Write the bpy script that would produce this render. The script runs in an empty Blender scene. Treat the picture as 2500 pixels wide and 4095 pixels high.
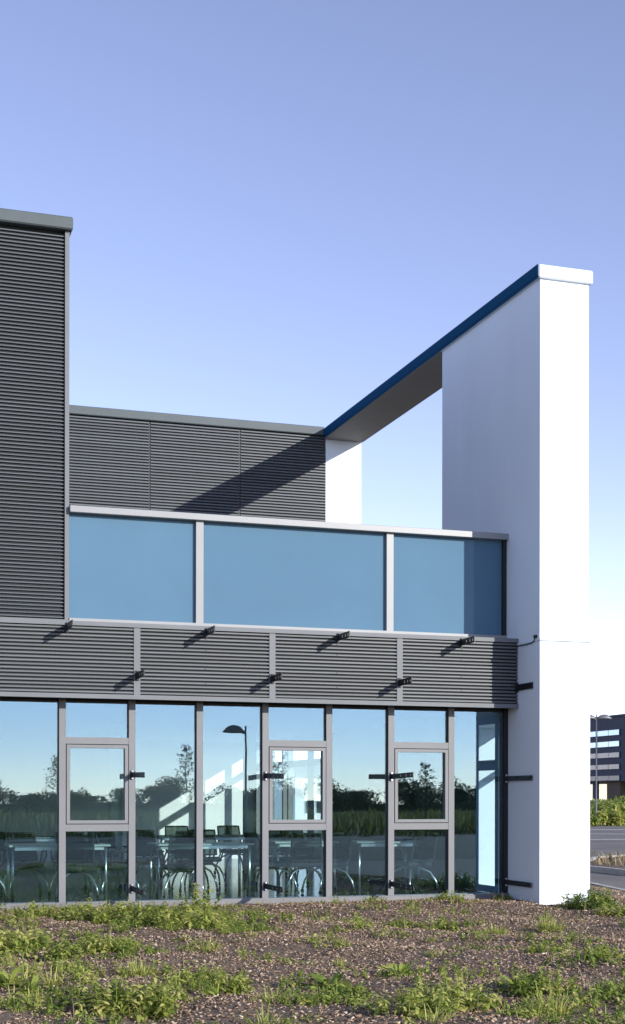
import bpy, math, random
import numpy as np
from mathutils import Vector, Matrix
R = math.radians
random.seed(7); rng = np.random.default_rng(7)
S = bpy.context.scene
COL = S.collection

# ------------------------------------------------------------------ camera
EYE, DCAM, YAW = 1.75, 22.466, 0.3175
cam = bpy.data.cameras.new('camera'); cam_o = bpy.data.objects.new('camera', cam); COL.objects.link(cam_o)
cam.sensor_fit = 'HORIZONTAL'; cam.sensor_width = 36.0
cam.lens = 5721.2 / 2500 * 36.0
cam.shift_x = 0.0; cam.shift_y = (3199.7 - 2047.5) / 2500
cam.clip_start = 0.1; cam.clip_end = 3000
cam_o.location = (0, -DCAM, EYE); cam_o.rotation_euler = (R(90), R(-0.08), -YAW)
S.camera = cam_o
S.render.resolution_x = 625; S.render.resolution_y = 1024

# ------------------------------------------------------------------ sky, sun, exposure
SUN_DIR = Vector((0.60, -1.0, 0.355)).normalized()          # towards the sun
ELEV = math.asin(SUN_DIR.z); AZ = math.atan2(SUN_DIR.x, SUN_DIR.y)
W = bpy.data.worlds.new('World'); S.world = W; W.use_nodes = True
nt = W.node_tree; nt.nodes.clear()
sky = nt.nodes.new('ShaderNodeTexSky'); sky.sky_type = 'NISHITA'; sky.sun_disc = False
sky.sun_elevation = ELEV; sky.sun_rotation = AZ
sky.altitude = 0; sky.air_density = 0.58; sky.dust_density = 0.0; sky.ozone_density = 1.0
tint = nt.nodes.new('ShaderNodeMix'); tint.data_type = 'RGBA'; tint.blend_type = 'MULTIPLY'
tint.inputs[0].default_value = 1.0; tint.inputs[7].default_value = (1.80, 1.385, 1.36, 1)
bg = nt.nodes.new('ShaderNodeBackground'); bg.inputs[1].default_value = 0.15
wo = nt.nodes.new('ShaderNodeOutputWorld')
nt.links.new(sky.outputs[0], tint.inputs[6]); nt.links.new(tint.outputs[2], bg.inputs[0]); nt.links.new(bg.outputs[0], wo.inputs[0])
sl = bpy.data.lights.new('sun', 'SUN'); sl.energy = 3.6; sl.angle = R(0.5); sl.color = (1.0, 0.95, 0.87)
so = bpy.data.objects.new('sun', sl); COL.objects.link(so); so.location = SUN_DIR * 60
so.rotation_euler = (-SUN_DIR).to_track_quat('-Z', 'Y').to_euler()
S.view_settings.view_transform = 'Standard'; S.view_settings.look = 'None'
S.view_settings.exposure = 0.60; S.view_settings.gamma = 1.0; S.view_settings.use_curve_mapping = False
S.render.engine = 'CYCLES'
S.cycles.max_bounces = 10; S.cycles.transparent_max_bounces = 16; S.cycles.diffuse_bounces = 4; S.cycles.glossy_bounces = 5
S.cycles.caustics_reflective = False; S.cycles.caustics_refractive = False
S.cycles.sample_clamp_indirect = 6.0
S.cycles.use_denoising = True

# ------------------------------------------------------------------ materials
def pm(name, col, rough=0.6, metal=0.0, spec=0.5, noise=None, bump=None, coat=0.0, trans=0.0):
    """noise=(scale, amount[, stretch xyz]) varies the base colour; bump=(scale, strength, distance)"""
    m = bpy.data.materials.new(name); m.use_nodes = True; t = m.node_tree; b = t.nodes['Principled BSDF']
    b.inputs['Base Color'].default_value = (*col, 1); b.inputs['Roughness'].default_value = rough
    b.inputs['Metallic'].default_value = metal; b.inputs['Specular IOR Level'].default_value = spec
    b.inputs['Coat Weight'].default_value = coat
    tc = None
    if noise or bump:
        tc = t.nodes.new('ShaderNodeTexCoord'); geo = t.nodes.new('ShaderNodeNewGeometry')
    if noise:
        mp = t.nodes.new('ShaderNodeMapping'); t.links.new(geo.outputs['Position'], mp.inputs[0])
        if len(noise) > 2: mp.inputs['Scale'].default_value = noise[2]
        n = t.nodes.new('ShaderNodeTexNoise'); n.inputs['Scale'].default_value = noise[0]; n.inputs['Detail'].default_value = 6
        n.inputs['Roughness'].default_value = 0.62
        t.links.new(mp.outputs[0], n.inputs['Vector'])
        r = t.nodes.new('ShaderNodeValToRGB'); a = noise[1]
        r.color_ramp.elements[0].position = 0.3; r.color_ramp.elements[1].position = 0.7
        r.color_ramp.elements[0].color = (*[c * (1 - a) for c in col], 1)
        r.color_ramp.elements[1].color = (*[min(1, c * (1 + a)) for c in col], 1)
        t.links.new(n.outputs[0], r.inputs[0]); t.links.new(r.outputs[0], b.inputs['Base Color'])
    if bump:
        n2 = t.nodes.new('ShaderNodeTexNoise'); n2.inputs['Scale'].default_value = bump[0]; n2.inputs['Detail'].default_value = 5
        t.links.new(geo.outputs['Position'], n2.inputs['Vector'])
        bp = t.nodes.new('ShaderNodeBump'); bp.inputs['Strength'].default_value = bump[1]; bp.inputs['Distance'].default_value = bump[2]
        t.links.new(n2.outputs[0], bp.inputs['Height']); t.links.new(bp.outputs[0], b.inputs['Normal'])
    return m

def tone_mat(name, stops, rough=0.7, transl=0.0, spec=0.3):
    """colour from the per-piece 'tone' attribute"""
    m = bpy.data.materials.new(name); m.use_nodes = True; t = m.node_tree; b = t.nodes['Principled BSDF']
    at = t.nodes.new('ShaderNodeAttribute'); at.attribute_name = 'tone'
    r = t.nodes.new('ShaderNodeValToRGB'); e = r.color_ramp.elements
    e[0].position = stops[0][0]; e[0].color = (*stops[0][1], 1); e[1].position = stops[-1][0]; e[1].color = (*stops[-1][1], 1)
    for p, c in stops[1:-1]:
        k = e.new(p); k.color = (*c, 1)
    t.links.new(at.outputs['Fac'], r.inputs[0]); t.links.new(r.outputs[0], b.inputs['Base Color'])
    b.inputs['Roughness'].default_value = rough; b.inputs['Specular IOR Level'].default_value = spec
    if transl:
        tr = t.nodes.new('ShaderNodeBsdfTranslucent'); mx = t.nodes.new('ShaderNodeMixShader'); mx.inputs[0].default_value = transl
        t.links.new(r.outputs[0], tr.inputs[0]); t.links.new(b.outputs[0], mx.inputs[1]); t.links.new(tr.outputs[0], mx.inputs[2])
        t.links.new(mx.outputs[0], t.nodes['Material Output'].inputs[0])
    return m

def glass_mat(name, tintc, base_r, wob=0.0):
    m = bpy.data.materials.new(name); m.use_nodes = True; t = m.node_tree; t.nodes.clear()
    o = t.nodes.new('ShaderNodeOutputMaterial'); tr = t.nodes.new('ShaderNodeBsdfTransparent'); tr.inputs[0].default_value = (*tintc, 1)
    g = t.nodes.new('ShaderNodeBsdfGlossy'); g.inputs['Roughness'].default_value = 0.0; g.inputs[0].default_value = (0.60, 0.82, 1.0, 1)
    # Schlick reflectance, the same from both sides of the pane
    ge = t.nodes.new('ShaderNodeNewGeometry'); dt = t.nodes.new('ShaderNodeVectorMath'); dt.operation = 'DOT_PRODUCT'
    t.links.new(ge.outputs['Normal'], dt.inputs[0]); t.links.new(ge.outputs['Incoming'], dt.inputs[1])
    prev = dt.outputs['Value']
    for op, val in (('ABSOLUTE', None), ('SUBTRACT', 1.0), ('POWER', 5.0), ('MULTIPLY', 0.9), ('ADD', base_r)):
        n_ = t.nodes.new('ShaderNodeMath'); n_.operation = op
        if op == 'SUBTRACT': n_.inputs[0].default_value = 1.0; t.links.new(prev, n_.inputs[1])
        else:
            t.links.new(prev, n_.inputs[0])
            if val is not None: n_.inputs[1].default_value = val
        n_.use_clamp = op in ('ADD', 'SUBTRACT'); prev = n_.outputs[0]
    mx = t.nodes.new('ShaderNodeMixShader')
    t.links.new(prev, mx.inputs[0])
    t.links.new(tr.outputs[0], mx.inputs[1]); t.links.new(g.outputs[0], mx.inputs[2]); t.links.new(mx.outputs[0], o.inputs[0])
    if wob:
        geo = t.nodes.new('ShaderNodeNewGeometry'); n = t.nodes.new('ShaderNodeTexNoise'); n.inputs['Scale'].default_value = 1.6; n.inputs['Detail'].default_value = 1
        t.links.new(geo.outputs['Position'], n.inputs['Vector'])
        bp = t.nodes.new('ShaderNodeBump'); bp.inputs['Strength'].default_value = wob; bp.inputs['Distance'].default_value = 0.01
        t.links.new(n.outputs[0], bp.inputs['Height']); t.links.new(bp.outputs[0], g.inputs['Normal']); 
    return m

M = {}
M['white'] = pm('white_render', (0.77, 0.84, 0.91), 0.75, spec=0.25, noise=(0.9, 0.035, (1, 1, 0.35)), bump=(140, 0.12, 0.004))
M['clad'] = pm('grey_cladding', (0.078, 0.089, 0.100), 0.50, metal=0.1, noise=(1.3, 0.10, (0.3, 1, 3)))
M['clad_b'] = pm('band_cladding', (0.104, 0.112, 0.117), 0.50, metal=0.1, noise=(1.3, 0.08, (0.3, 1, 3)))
M['clad_back'] = pm('shade_dark_backing', (0.016, 0.019, 0.022), 0.8)  # near-black: the shade in the slat gaps is put into this colour
M['trim'] = pm('grey_trim', (0.165, 0.175, 0.185), 0.55, spec=0.3, noise=(1.5, 0.06))
M['coping'] = pm('coping_metal', (0.085, 0.105, 0.112), 0.55, spec=0.3, noise=(1.2, 0.08))
M['coping_l'] = pm('light_coping_metal', (0.27, 0.278, 0.285), 0.42, spec=0.5, noise=(1.2, 0.05))
M['frame'] = pm('aluminium_frame', (0.183, 0.189, 0.196), 0.5, spec=0.35, noise=(2.0, 0.05))
M['sill'] = pm('sill_metal', (0.17, 0.165, 0.17), 0.5, metal=0.1, noise=(3.0, 0.16, (0.5, 1, 1)), bump=(30, 0.1, 0.003))
M['capdark'] = pm('cap_sky_tinted', (0.010, 0.068, 0.155), 0.9, spec=0.04)  # dark metal; the sky's blue reflection is put into its base colour
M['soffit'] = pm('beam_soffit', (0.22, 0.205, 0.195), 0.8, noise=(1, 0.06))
M['black'] = pm('black_steel', (0.018, 0.020, 0.024), 0.45, metal=0.3)
M['steel'] = pm('bright_steel', (0.62, 0.63, 0.64), 0.28, metal=0.9)
M['glass'] = glass_mat('window_glass', (0.87, 0.985, 0.985), 0.14, 0.035)
M['glass_clear'] = glass_mat('clear_glass', (0.98, 0.99, 0.99), 0.02)
M['spandrel'] = pm('blue_spandrel_glass', (0.100, 0.190, 0.275), 0.05, spec=0.14, noise=(0.22, 0.09))
M['floor_in'] = pm('dark_floor', (0.085, 0.090, 0.095), 0.16, noise=(2.0, 0.15))
M['wall_in'] = pm('interior_plaster', (0.84, 0.86, 0.86), 0.85, noise=(1.0, 0.03))
M['wall_dk'] = pm('interior_dark_panel', (0.055, 0.065, 0.068), 0.7, noise=(1.0, 0.10))
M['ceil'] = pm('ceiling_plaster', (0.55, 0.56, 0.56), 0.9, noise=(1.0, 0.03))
M['table'] = pm('pale_table_laminate', (0.40, 0.42, 0.40), 0.4, noise=(4, 0.04))
M['seat'] = pm('black_fabric', (0.02, 0.022, 0.025), 0.85, noise=(40, 0.2))
M['mesh'] = glass_mat('mesh_fabric', (0.10, 0.13, 0.13), 0.0)
M['asphalt'] = pm('asphalt', (0.100, 0.095, 0.088), 0.95, spec=0.1, noise=(0.35, 0.30), bump=(60, 0.4, 0.01))
M['kerb'] = pm('concrete_kerb', (0.42, 0.41, 0.38), 0.85, noise=(3, 0.14), bump=(50, 0.3, 0.004))
M['paint'] = pm('road_paint', (0.62, 0.61, 0.58), 0.7, noise=(5, 0.2))
M['soil'] = pm('soil', (0.17, 0.118, 0.080), 0.95, noise=(5, 0.4), bump=(22, 0.9, 0.04))
M['field'] = pm('rough_grass', (0.085, 0.095, 0.040), 0.95, noise=(0.12, 0.45), bump=(8, 0.8, 0.06))
M['bark'] = pm('bark', (0.11, 0.085, 0.065), 0.9, noise=(15, 0.3))
M['pole'] = pm('galvanised_pole', (0.16, 0.165, 0.185), 0.5, metal=0.4)
M['navy'] = pm('navy_cladding', (0.028, 0.040, 0.078), 0.6, spec=0.2, noise=(0.5, 0.08))
M['ribbon'] = pm('ribbon_window_glass', (0.24, 0.31, 0.40), 0.04, metal=0.9)
M['asphalt2'] = pm('car_park_asphalt', (0.205, 0.190, 0.172), 0.95, spec=0.1, noise=(0.35, 0.22), bump=(60, 0.4, 0.01))
M['ribbon_d'] = pm('ribbon_window_blind', (0.20, 0.22, 0.28), 0.2, spec=0.7)
M['cream'] = pm('cream_render', (0.70, 0.62, 0.50), 0.85, noise=(1, 0.05))
M['housewhite'] = pm('house_render', (0.78, 0.79, 0.78), 0.85, noise=(1, 0.04))
M['roof'] = pm('roof_tiles', (0.14, 0.12, 0.11), 0.8, noise=(4, 0.2))
M['winpane'] = pm('house_window_glass', (0.02, 0.025, 0.03), 0.05, spec=0.8)
M['chips'] = tone_mat('bark_chips', [(0.0, (0.05, 0.033, 0.021)), (0.34, (0.25, 0.165, 0.108)), (0.7, (0.46, 0.335, 0.235)), (1.0, (0.72, 0.61, 0.48))], 0.9)
M['leaf'] = tone_mat('weed_leaves', [(0.0, (0.050, 0.090, 0.022)), (0.35, (0.17, 0.25, 0.040)), (0.7, (0.37, 0.42, 0.085)), (1.0, (0.58, 0.54, 0.19))], 0.55, 0.35)
M['dry'] = tone_mat('dry_stalks', [(0.0, (0.14, 0.105, 0.06)), (1.0, (0.36, 0.28, 0.15))], 0.8, 0.2)
M['leaf_d'] = tone_mat('tree_leaves', [(0.0, (0.03, 0.052, 0.024)), (0.6, (0.075, 0.11, 0.045)), (1.0, (0.12, 0.15, 0.065))], 0.7, 0.4)
M['tall'] = tone_mat('tall_weeds_leaves', [(0.0, (0.06, 0.085, 0.024)), (0.5, (0.17, 0.19, 0.055)), (1.0, (0.36, 0.32, 0.13))], 0.8, 0.5)

# ------------------------------------------------------------------ helpers
WLOC = {}
def finish(o, parent, loc, label=None, cat=None, group=None, kind=None):
    COL.objects.link(o)
    loc = Vector(loc)
    WLOC[o.name] = loc
    if parent is not None:
        o.parent = parent; o.location = loc - WLOC[parent.name]
    else:
        o.location = loc
    if label: o['label'] = label
    if cat: o['category'] = cat
    if group: o['group'] = group
    if kind: o['kind'] = kind
    return o
def empty(name, loc, label, cat, group=None):
    o = bpy.data.objects.new(name, None); o.empty_display_size = 0.2
    return finish(o, None, loc, label, cat, group)

class MB:
    def __init__(s): s.v = []; s.f = []; s.smooth = []
    def box(s, x0, x1, y0, y1, z0, z1):
        n = len(s.v)
        s.v += [(x0,y0,z0),(x1,y0,z0),(x1,y1,z0),(x0,y1,z0),(x0,y0,z1),(x1,y0,z1),(x1,y1,z1),(x0,y1,z1)]
        for q in ((0,3,2,1),(4,5,6,7),(0,1,5,4),(1,2,6,5),(2,3,7,6),(3,0,4,7)): s.f.append(tuple(n+i for i in q)); s.smooth.append(False)
        return s
    def cbox(s, x0, x1, y0, y1, z0, z1, c):
        """box with all edges chamfered by c"""
        n = len(s.v)
        xs, ys, zs = (x0, x1), (y0, y1), (z0, z1)
        idx = {}
        for i in (0,1):
            for j in (0,1):
                for k in (0,1):
                    sx, sy, sz = (c if i == 0 else -c), (c if j == 0 else -c), (c if k == 0 else -c)
                    for a in range(3):
                        p = [xs[i] + sx, ys[j] + sy, zs[k] + sz]
                        p[a] = (xs[i], ys[j], zs[k])[a]
                        idx[(i,j,k,a)] = len(s.v); s.v.append(tuple(p))
        def face(ids, outward):
            vs = [Vector(s.v[q]) for q in ids]
            nn = (vs[1]-vs[0]).cross(vs[2]-vs[0])
            if nn.dot(Vector(outward)) < 0: ids = ids[::-1]
            s.f.append(tuple(ids)); s.smooth.append(False)
        for sgn in (0,1):
            o = 1 if sgn else -1
            face([idx[(sgn,j,k,0)] for j,k in ((0,0),(1,0),(1,1),(0,1))], (o,0,0))
            face([idx[(i,sgn,k,1)] for i,k in ((0,0),(1,0),(1,1),(0,1))], (0,o,0))
            face([idx[(i,j,sgn,2)] for i,j in ((0,0),(1,0),(1,1),(0,1))], (0,0,o))
        for a in (0,1):
            for b_ in (0,1):
                oa, ob = (1 if a else -1), (1 if b_ else -1)
                face([idx[(a,b_,0,0)], idx[(a,b_,1,0)], idx[(a,b_,1,1)], idx[(a,b_,0,1)]], (oa,ob,0))
                face([idx[(a,0,b_,0)], idx[(a,1,b_,0)], idx[(a,1,b_,2)], idx[(a,0,b_,2)]], (oa,0,ob))
                face([idx[(0,a,b_,1)], idx[(1,a,b_,1)], idx[(1,a,b_,2)], idx[(0,a,b_,2)]], (0,oa,ob))
                for k in (0,1):
                    face([idx[(a,b_,k,0)], idx[(a,b_,k,1)], idx[(a,b_,k,2)]], (oa,ob,1 if k else -1))
        return s
    def prism_x(s, prof, x0, x1):
        """prof: (y,z) loop, extruded along x"""
        n = len(s.v); k = len(prof)
        for x in (x0, x1):
            for (y, z) in prof: s.v.append((x, y, z))
        for i in range(k):
            j = (i+1) % k; s.f.append((n+i, n+j, n+k+j, n+k+i)); s.smooth.append(False)
        s.f.append(tuple(n+i for i in range(k-1,-1,-1))); s.f.append(tuple(n+k+i for i in range(k))); s.smooth += [False, False]
        return s
    def prism_z(s, poly, z0, z1):
        n = len(s.v); k = len(poly)
        for z in (z0, z1):
            for (x, y) in poly: s.v.append((x, y, z))
        for i in range(k):
            j = (i+1) % k; s.f.append((n+i, n+j, n+k+j, n+k+i)); s.smooth.append(False)
        s.f.append(tuple(n+i for i in range(k-1,-1,-1))); s.f.append(tuple(n+k+i for i in range(k))); s.smooth += [False, False]
        return s
    def tube(s, pts, rad, seg=8, caps=True):
        pts = [Vector(p) for p in pts]
        if not hasattr(rad, '__len__'): rad = [rad]*len(pts)
        n = len(s.v); up = None
        for i, p in enumerate(pts):
            d = (pts[min(i+1, len(pts)-1)] - pts[max(i-1, 0)]).normalized()
            a = Vector((0,0,1)) if abs(d.z) < 0.9 else Vector((1,0,0))
            if up is None: up = d.cross(a).normalized()
            u = (up - d*up.dot(d)).normalized(); up = u; w = d.cross(u)
            for q in range(seg):
                t = 2*math.pi*q/seg; s.v.append(tuple(p + (u*math.cos(t) + w*math.sin(t))*rad[i]))
        for i in range(len(pts)-1):
            for q in range(seg):
                r = (q+1) % seg; s.f.append((n+i*seg+q, n+i*seg+r, n+(i+1)*seg+r, n+(i+1)*seg+q)); s.smooth.append(True)
        if caps:
            s.f.append(tuple(n+q for q in range(seg-1,-1,-1))); e = n+(len(pts)-1)*seg; s.f.append(tuple(e+q for q in range(seg))); s.smooth += [False, False]
        return s
    def blob(s, c, r, seg=14, rings=8, fn=None):
        n = len(s.v); c = Vector(c)
        for i in range(rings+1):
            th = math.pi*i/rings
            for j in range(seg):
                ph = 2*math.pi*j/seg
                p = Vector((math.sin(th)*math.cos(ph)*r[0], math.sin(th)*math.sin(ph)*r[1], math.cos(th)*r[2]))
                if fn: p = fn(p)
                s.v.append(tuple(c+p))
        for i in range(rings):
            for j in range(seg):
                k = (j+1) % seg; s.f.append((n+i*seg+j, n+(i+1)*seg+j, n+(i+1)*seg+k, n+i*seg+k)); s.smooth.append(True)
        return s
    def mesh(s, name, mat, off=(0,0,0)):
        me = bpy.data.meshes.new(name); ox, oy, oz = off
        me.from_pydata([(x-ox, y-oy, z-oz) for x,y,z in s.v], [], s.f); me.materials.append(mat)
        me.polygons.foreach_set('use_smooth', s.smooth); me.update()
        return me
    def build(s, name, mat, parent=None, loc=None, **kw):
        """verts are in world coordinates; loc = the object's origin in the world"""
        if loc is None:
            a = np.array(s.v); loc = tuple((a.min(0)+a.max(0))/2)
        o = bpy.data.objects.new(name, s.mesh(name, mat, loc))
        return finish(o, parent, loc, **kw)

def box(name, mat, parent, x0, x1, y0, y1, z0, z1, c=0, **kw):
    b = MB()
    if c: b.cbox(x0,x1,y0,y1,z0,z1,c)
    else: b.box(x0,x1,y0,y1,z0,z1)
    return b.build(name, mat, parent, **kw)
def inst(name, me, parent, loc, **kw):
    return finish(bpy.data.objects.new(name, me), parent, loc, **kw)

def np_mesh(name, verts, quads, mat, tone=None, smooth=False):
    me = bpy.data.meshes.new(name); verts = np.asarray(verts, np.float32); quads = np.asarray(quads, np.int32); k = quads.shape[1]
    me.vertices.add(len(verts)); me.vertices.foreach_set('co', verts.ravel())
    me.loops.add(quads.size); me.loops.foreach_set('vertex_index', quads.ravel())
    me.polygons.add(len(quads)); me.polygons.foreach_set('loop_start', np.arange(len(quads), dtype=np.int32)*k)
    me.polygons.foreach_set('loop_total', np.full(len(quads), k, np.int32))
    if smooth: me.polygons.foreach_set('use_smooth', np.ones(len(quads), bool))
    if tone is not None:
        at = me.attributes.new('tone', 'FLOAT', 'POINT'); at.data.foreach_set('value', np.asarray(tone, np.float32))
    me.materials.append(mat); me.update(calc_edges=True); me.validate()
    return me

def leaf_arrays(base, az, el, L, Wd, droop, tone, prof=(0.25, 1.0, 0.8, 0.06)):
    """one folded strip of three quads per leaf"""
    N = len(base); az, el, L, Wd, droop, tone = [np.broadcast_to(np.asarray(a, float), (N,)) for a in (az, el, L, Wd, droop, tone)]
    d = np.stack([np.cos(el)*np.cos(az), np.cos(el)*np.sin(az), np.sin(el)], 1)
    roll = rng.uniform(-0.6, 0.6, N)
    sd = np.stack([-np.sin(az)*np.cos(roll), np.cos(az)*np.cos(roll), np.sin(roll)], 1)
    V = np.zeros((N, 8, 3))
    for i, (t, w) in enumerate(zip((0, 0.35, 0.7, 1.0), prof)):
        c = base + d*(L*t)[:, None]; c[:, 2] -= droop*L*t*t
        V[:, 2*i] = c + sd*(Wd*w*0.5)[:, None]; V[:, 2*i+1] = c - sd*(Wd*w*0.5)[:, None]
    Q = np.array([[0,1,3,2],[2,3,5,4],[4,5,7,6]])
    F = (np.arange(N)[:, None, None]*8 + Q[None]).reshape(-1, 4)
    T = np.repeat(np.clip(tone, 0, 1), 8)
    return V.reshape(-1, 3), F, T
def merge(parts):
    vs, fs, ts, n = [], [], [], 0
    for v, f, t in parts:
        vs.append(v); fs.append(f+n); ts.append(t); n += len(v)
    return np.concatenate(vs), np.concatenate(fs), np.concatenate(ts)

# ------------------------------------------------------------------ ground and roads
def kerb_x(y): return 14.06 + 0.23*y                       # right-hand edge of the planting bed
def bed_z(x, y):
    x = np.asarray(x, float); y = np.asarray(y, float)
    z = 0.035*np.sin(x*0.9+0.4)*np.cos(y*0.7) + 0.03*np.sin(x*2.3+y*1.7) + 0.012*np.sin(x*6.1-y*5.3)
    z = z*np.clip((-y)/1.5, 0, 1) + 0.06*np.exp(-((y+0.9)/1.1)**2)
    edge = np.clip((kerb_x(y)-x)/1.2, 0, 1)*np.clip((y+19.2)/1.5, 0, 1)
    return (z+0.02)*edge - 0.03*(1-edge)
g = MB(); g.box(-900, 900, -900, 900, -1.0, -0.22)
g.build('ground', M['field'], kind='structure')
g = MB(); g.box(-260, 300, -48, -19.2, -0.30, -0.12); g.build('road', M['asphalt'], kind='structure')
g = MB(); g.prism_z([(10.0,-19.2),(140,-19.2),(140,60),(96,86),(20,86),(15.95,8.2),(14.06+.23*-19.2,-19.2)][1:], -0.32, -0.125); g.build('car_park', M['asphalt2'], kind='structure')
# planting bed surface
nx, ny = 150, 150
xs = np.linspace(-14, 1, nx); gx = np.linspace(0, 1, nx); gy = np.linspace(-19.2, -0.04, ny)
V = np.zeros((ny, nx, 3))
for j, y in enumerate(gy):
    xx = -14 + gx*(kerb_x(y)-0.02+14); V[j,:,0] = xx; V[j,:,1] = y; V[j,:,2] = bed_z(xx, y)
F = (np.arange(ny-1)[:,None]*nx + np.arange(nx-1)[None,:]).reshape(-1)
F = np.stack([F, F+1, F+nx+1, F+nx], 1)
finish(bpy.data.objects.new('planting_bed', np_mesh('planting_bed', V.reshape(-1,3), F, M['soil'], smooth=True)), None, (0,0,0), kind='structure')
nx2 = 40; V = np.zeros((20, nx2, 3))
for j, y in enumerate(np.linspace(-0.04, 8.2, 20)):
    xx = np.linspace(11.7, kerb_x(y)-0.02, nx2); V[j,:,0] = xx; V[j,:,1] = y; V[j,:,2] = np.clip((kerb_x(y)-xx)/1.2, 0, 1)*0.08-0.03 + 0.01*np.sin(xx*7+y*5)
F = (np.arange(19)[:,None]*nx2 + np.arange(nx2-1)[None,:]).reshape(-1); F = np.stack([F, F+1, F+nx2+1, F+nx2], 1)
finish(bpy.data.objects.new('side_bed', np_mesh('side_bed', V.reshape(-1,3), F, M['soil'], smooth=True)), None, (0,0,0), kind='structure')
def kerb_run(name, pts, w=0.14, z0=-0.3, z1=-0.01, step=1.0):
    """a line of separate kerb stones"""
    root = None; k = 0
    pts = [Vector((*p, 0)) for p in pts]
    first = pts[0]
    root = bpy.data.objects.new(name, None); finish(root, None, first, kind='structure')
    for a, b in zip(pts[:-1], pts[1:]):
        n = max(1, round((b-a).length/step)); d = (b-a)/n; u = d.normalized(); p = Vector((-u.y, u.x, 0))*w
        for i in range(n):
            s = a+d*i+u*0.006; e = a+d*(i+1)-u*0.006; dz = random.uniform(-.004, .004)
            MB().prism_z([(s.x,s.y),(e.x,e.y),(e.x+p.x,e.y+p.y),(s.x+p.x,s.y+p.y)], z0, z1+dz).build('kerb_stone', M['kerb'], root)
kerb_run('bed_kerb', [(kerb_x(-8)+.14,-8),(kerb_x(8.2)+.14,8.2)])

# ------------------------------------------------------------------ the office building
B = empty('office_building', (6, 0, 0), 'grey slat-clad office building with glazed ground floor and blue glass parapet', 'building')
XC, XR = 10.926, 11.826
BAY, X0 = 1.1, 3.207
XL = X0 - 4*BAY                                            # left end of what is built
YG = 0.02
# structure of the room
box('floor_slab', M['floor_in'], B, XL, XC-0.02, 0.10, 16.0, -0.25, 0.115)
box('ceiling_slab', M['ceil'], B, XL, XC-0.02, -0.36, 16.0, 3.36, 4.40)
box('interior_wall', M['wall_in'], B, XL, XC+0.2, 16.0, 16.25, -0.25, 4.40, label='pale plaster rear wall of the meeting room with sun patches')
box('interior_wall', M['wall_in'], B, XL-0.25, XL, -0.05, 16.25, -0.25, 4.40)
box('interior_wall', M['wall_dk'], B, XC-0.015, XC+0.2, 2.86, 9.80, -0.25, 4.40, label='dark end wall inside the meeting room')
box('interior_lining', M['wall_dk'], B, XC-0.015, XC-0.004, 1.20, 2.84, 0.115, 3.36)
box('interior_lining', M['wall_dk'], B, XC-0.015, XC-0.004, 0.10, 0.30, 0.115, 3.36)
box('interior_lining', M['wall_dk'], B, XC-0.015, XC-0.004, 0.30, 1.20, 3.10, 3.36)
# framed lobby door set against the end wall near the corner
LD = MB()
for a, b, z0, z1 in ((0.30,0.36,.12,3.25),(1.12,1.20,.12,3.25),(.36,1.12,3.10,3.25),(.36,1.12,2.28,2.46),(.36,1.12,.12,.24)): LD.box(XC-0.06, XC-0.016, a, b, z0, z1)
LD = LD.build('lobby_door', M['capdark'], B)
box('door_pane', M['glass_clear'], LD, XC-0.042, XC-0.034, 0.36, 1.12, 2.46, 3.10)
box('door_pane', M['glass_clear'], LD, XC-0.042, XC-0.034, 0.36, 1.12, 0.24, 2.28)
# glazed end wall beyond the rear pillar
for y in (10.06, 11.2, 12.9, 13.35, 14.6, 15.9):
    box('end_post', M['frame'], B, XC+0.02, XC+0.16, y-0.06, y+0.06, 0.12, 3.18)
for z0, z1 in ((0.0, 0.12), (2.60, 2.76), (3.18, 3.40)):
    box('end_rail', M['frame'], B, XC+0.03, XC+0.15, 10.0, 16.0, z0, z1)
box('end_upstand', M['wall_in'], B, XC+0.0, XC+0.2, 10.0, 16.0, 3.40, 4.40)
for a, b in ((10.12,11.14),(11.26,12.84),(12.96,13.29),(13.41,14.54),(14.66,15.84)):
    box('end_pane', M['glass_clear'], B, XC+0.085, XC+0.097, a, b, 0.12, 2.60)
    box('end_pane', M['glass_clear'], B, XC+0.085, XC+0.097, a, b, 2.76, 3.18)
for x, y in ((5.6, 8.2), (8.6, 8.2), (2.4, 8.2)):
    MB().tube([(x,y,0.115),(x,y,3.36)], 0.15, 16).build('interior_column', M['wall_in'], B)

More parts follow.
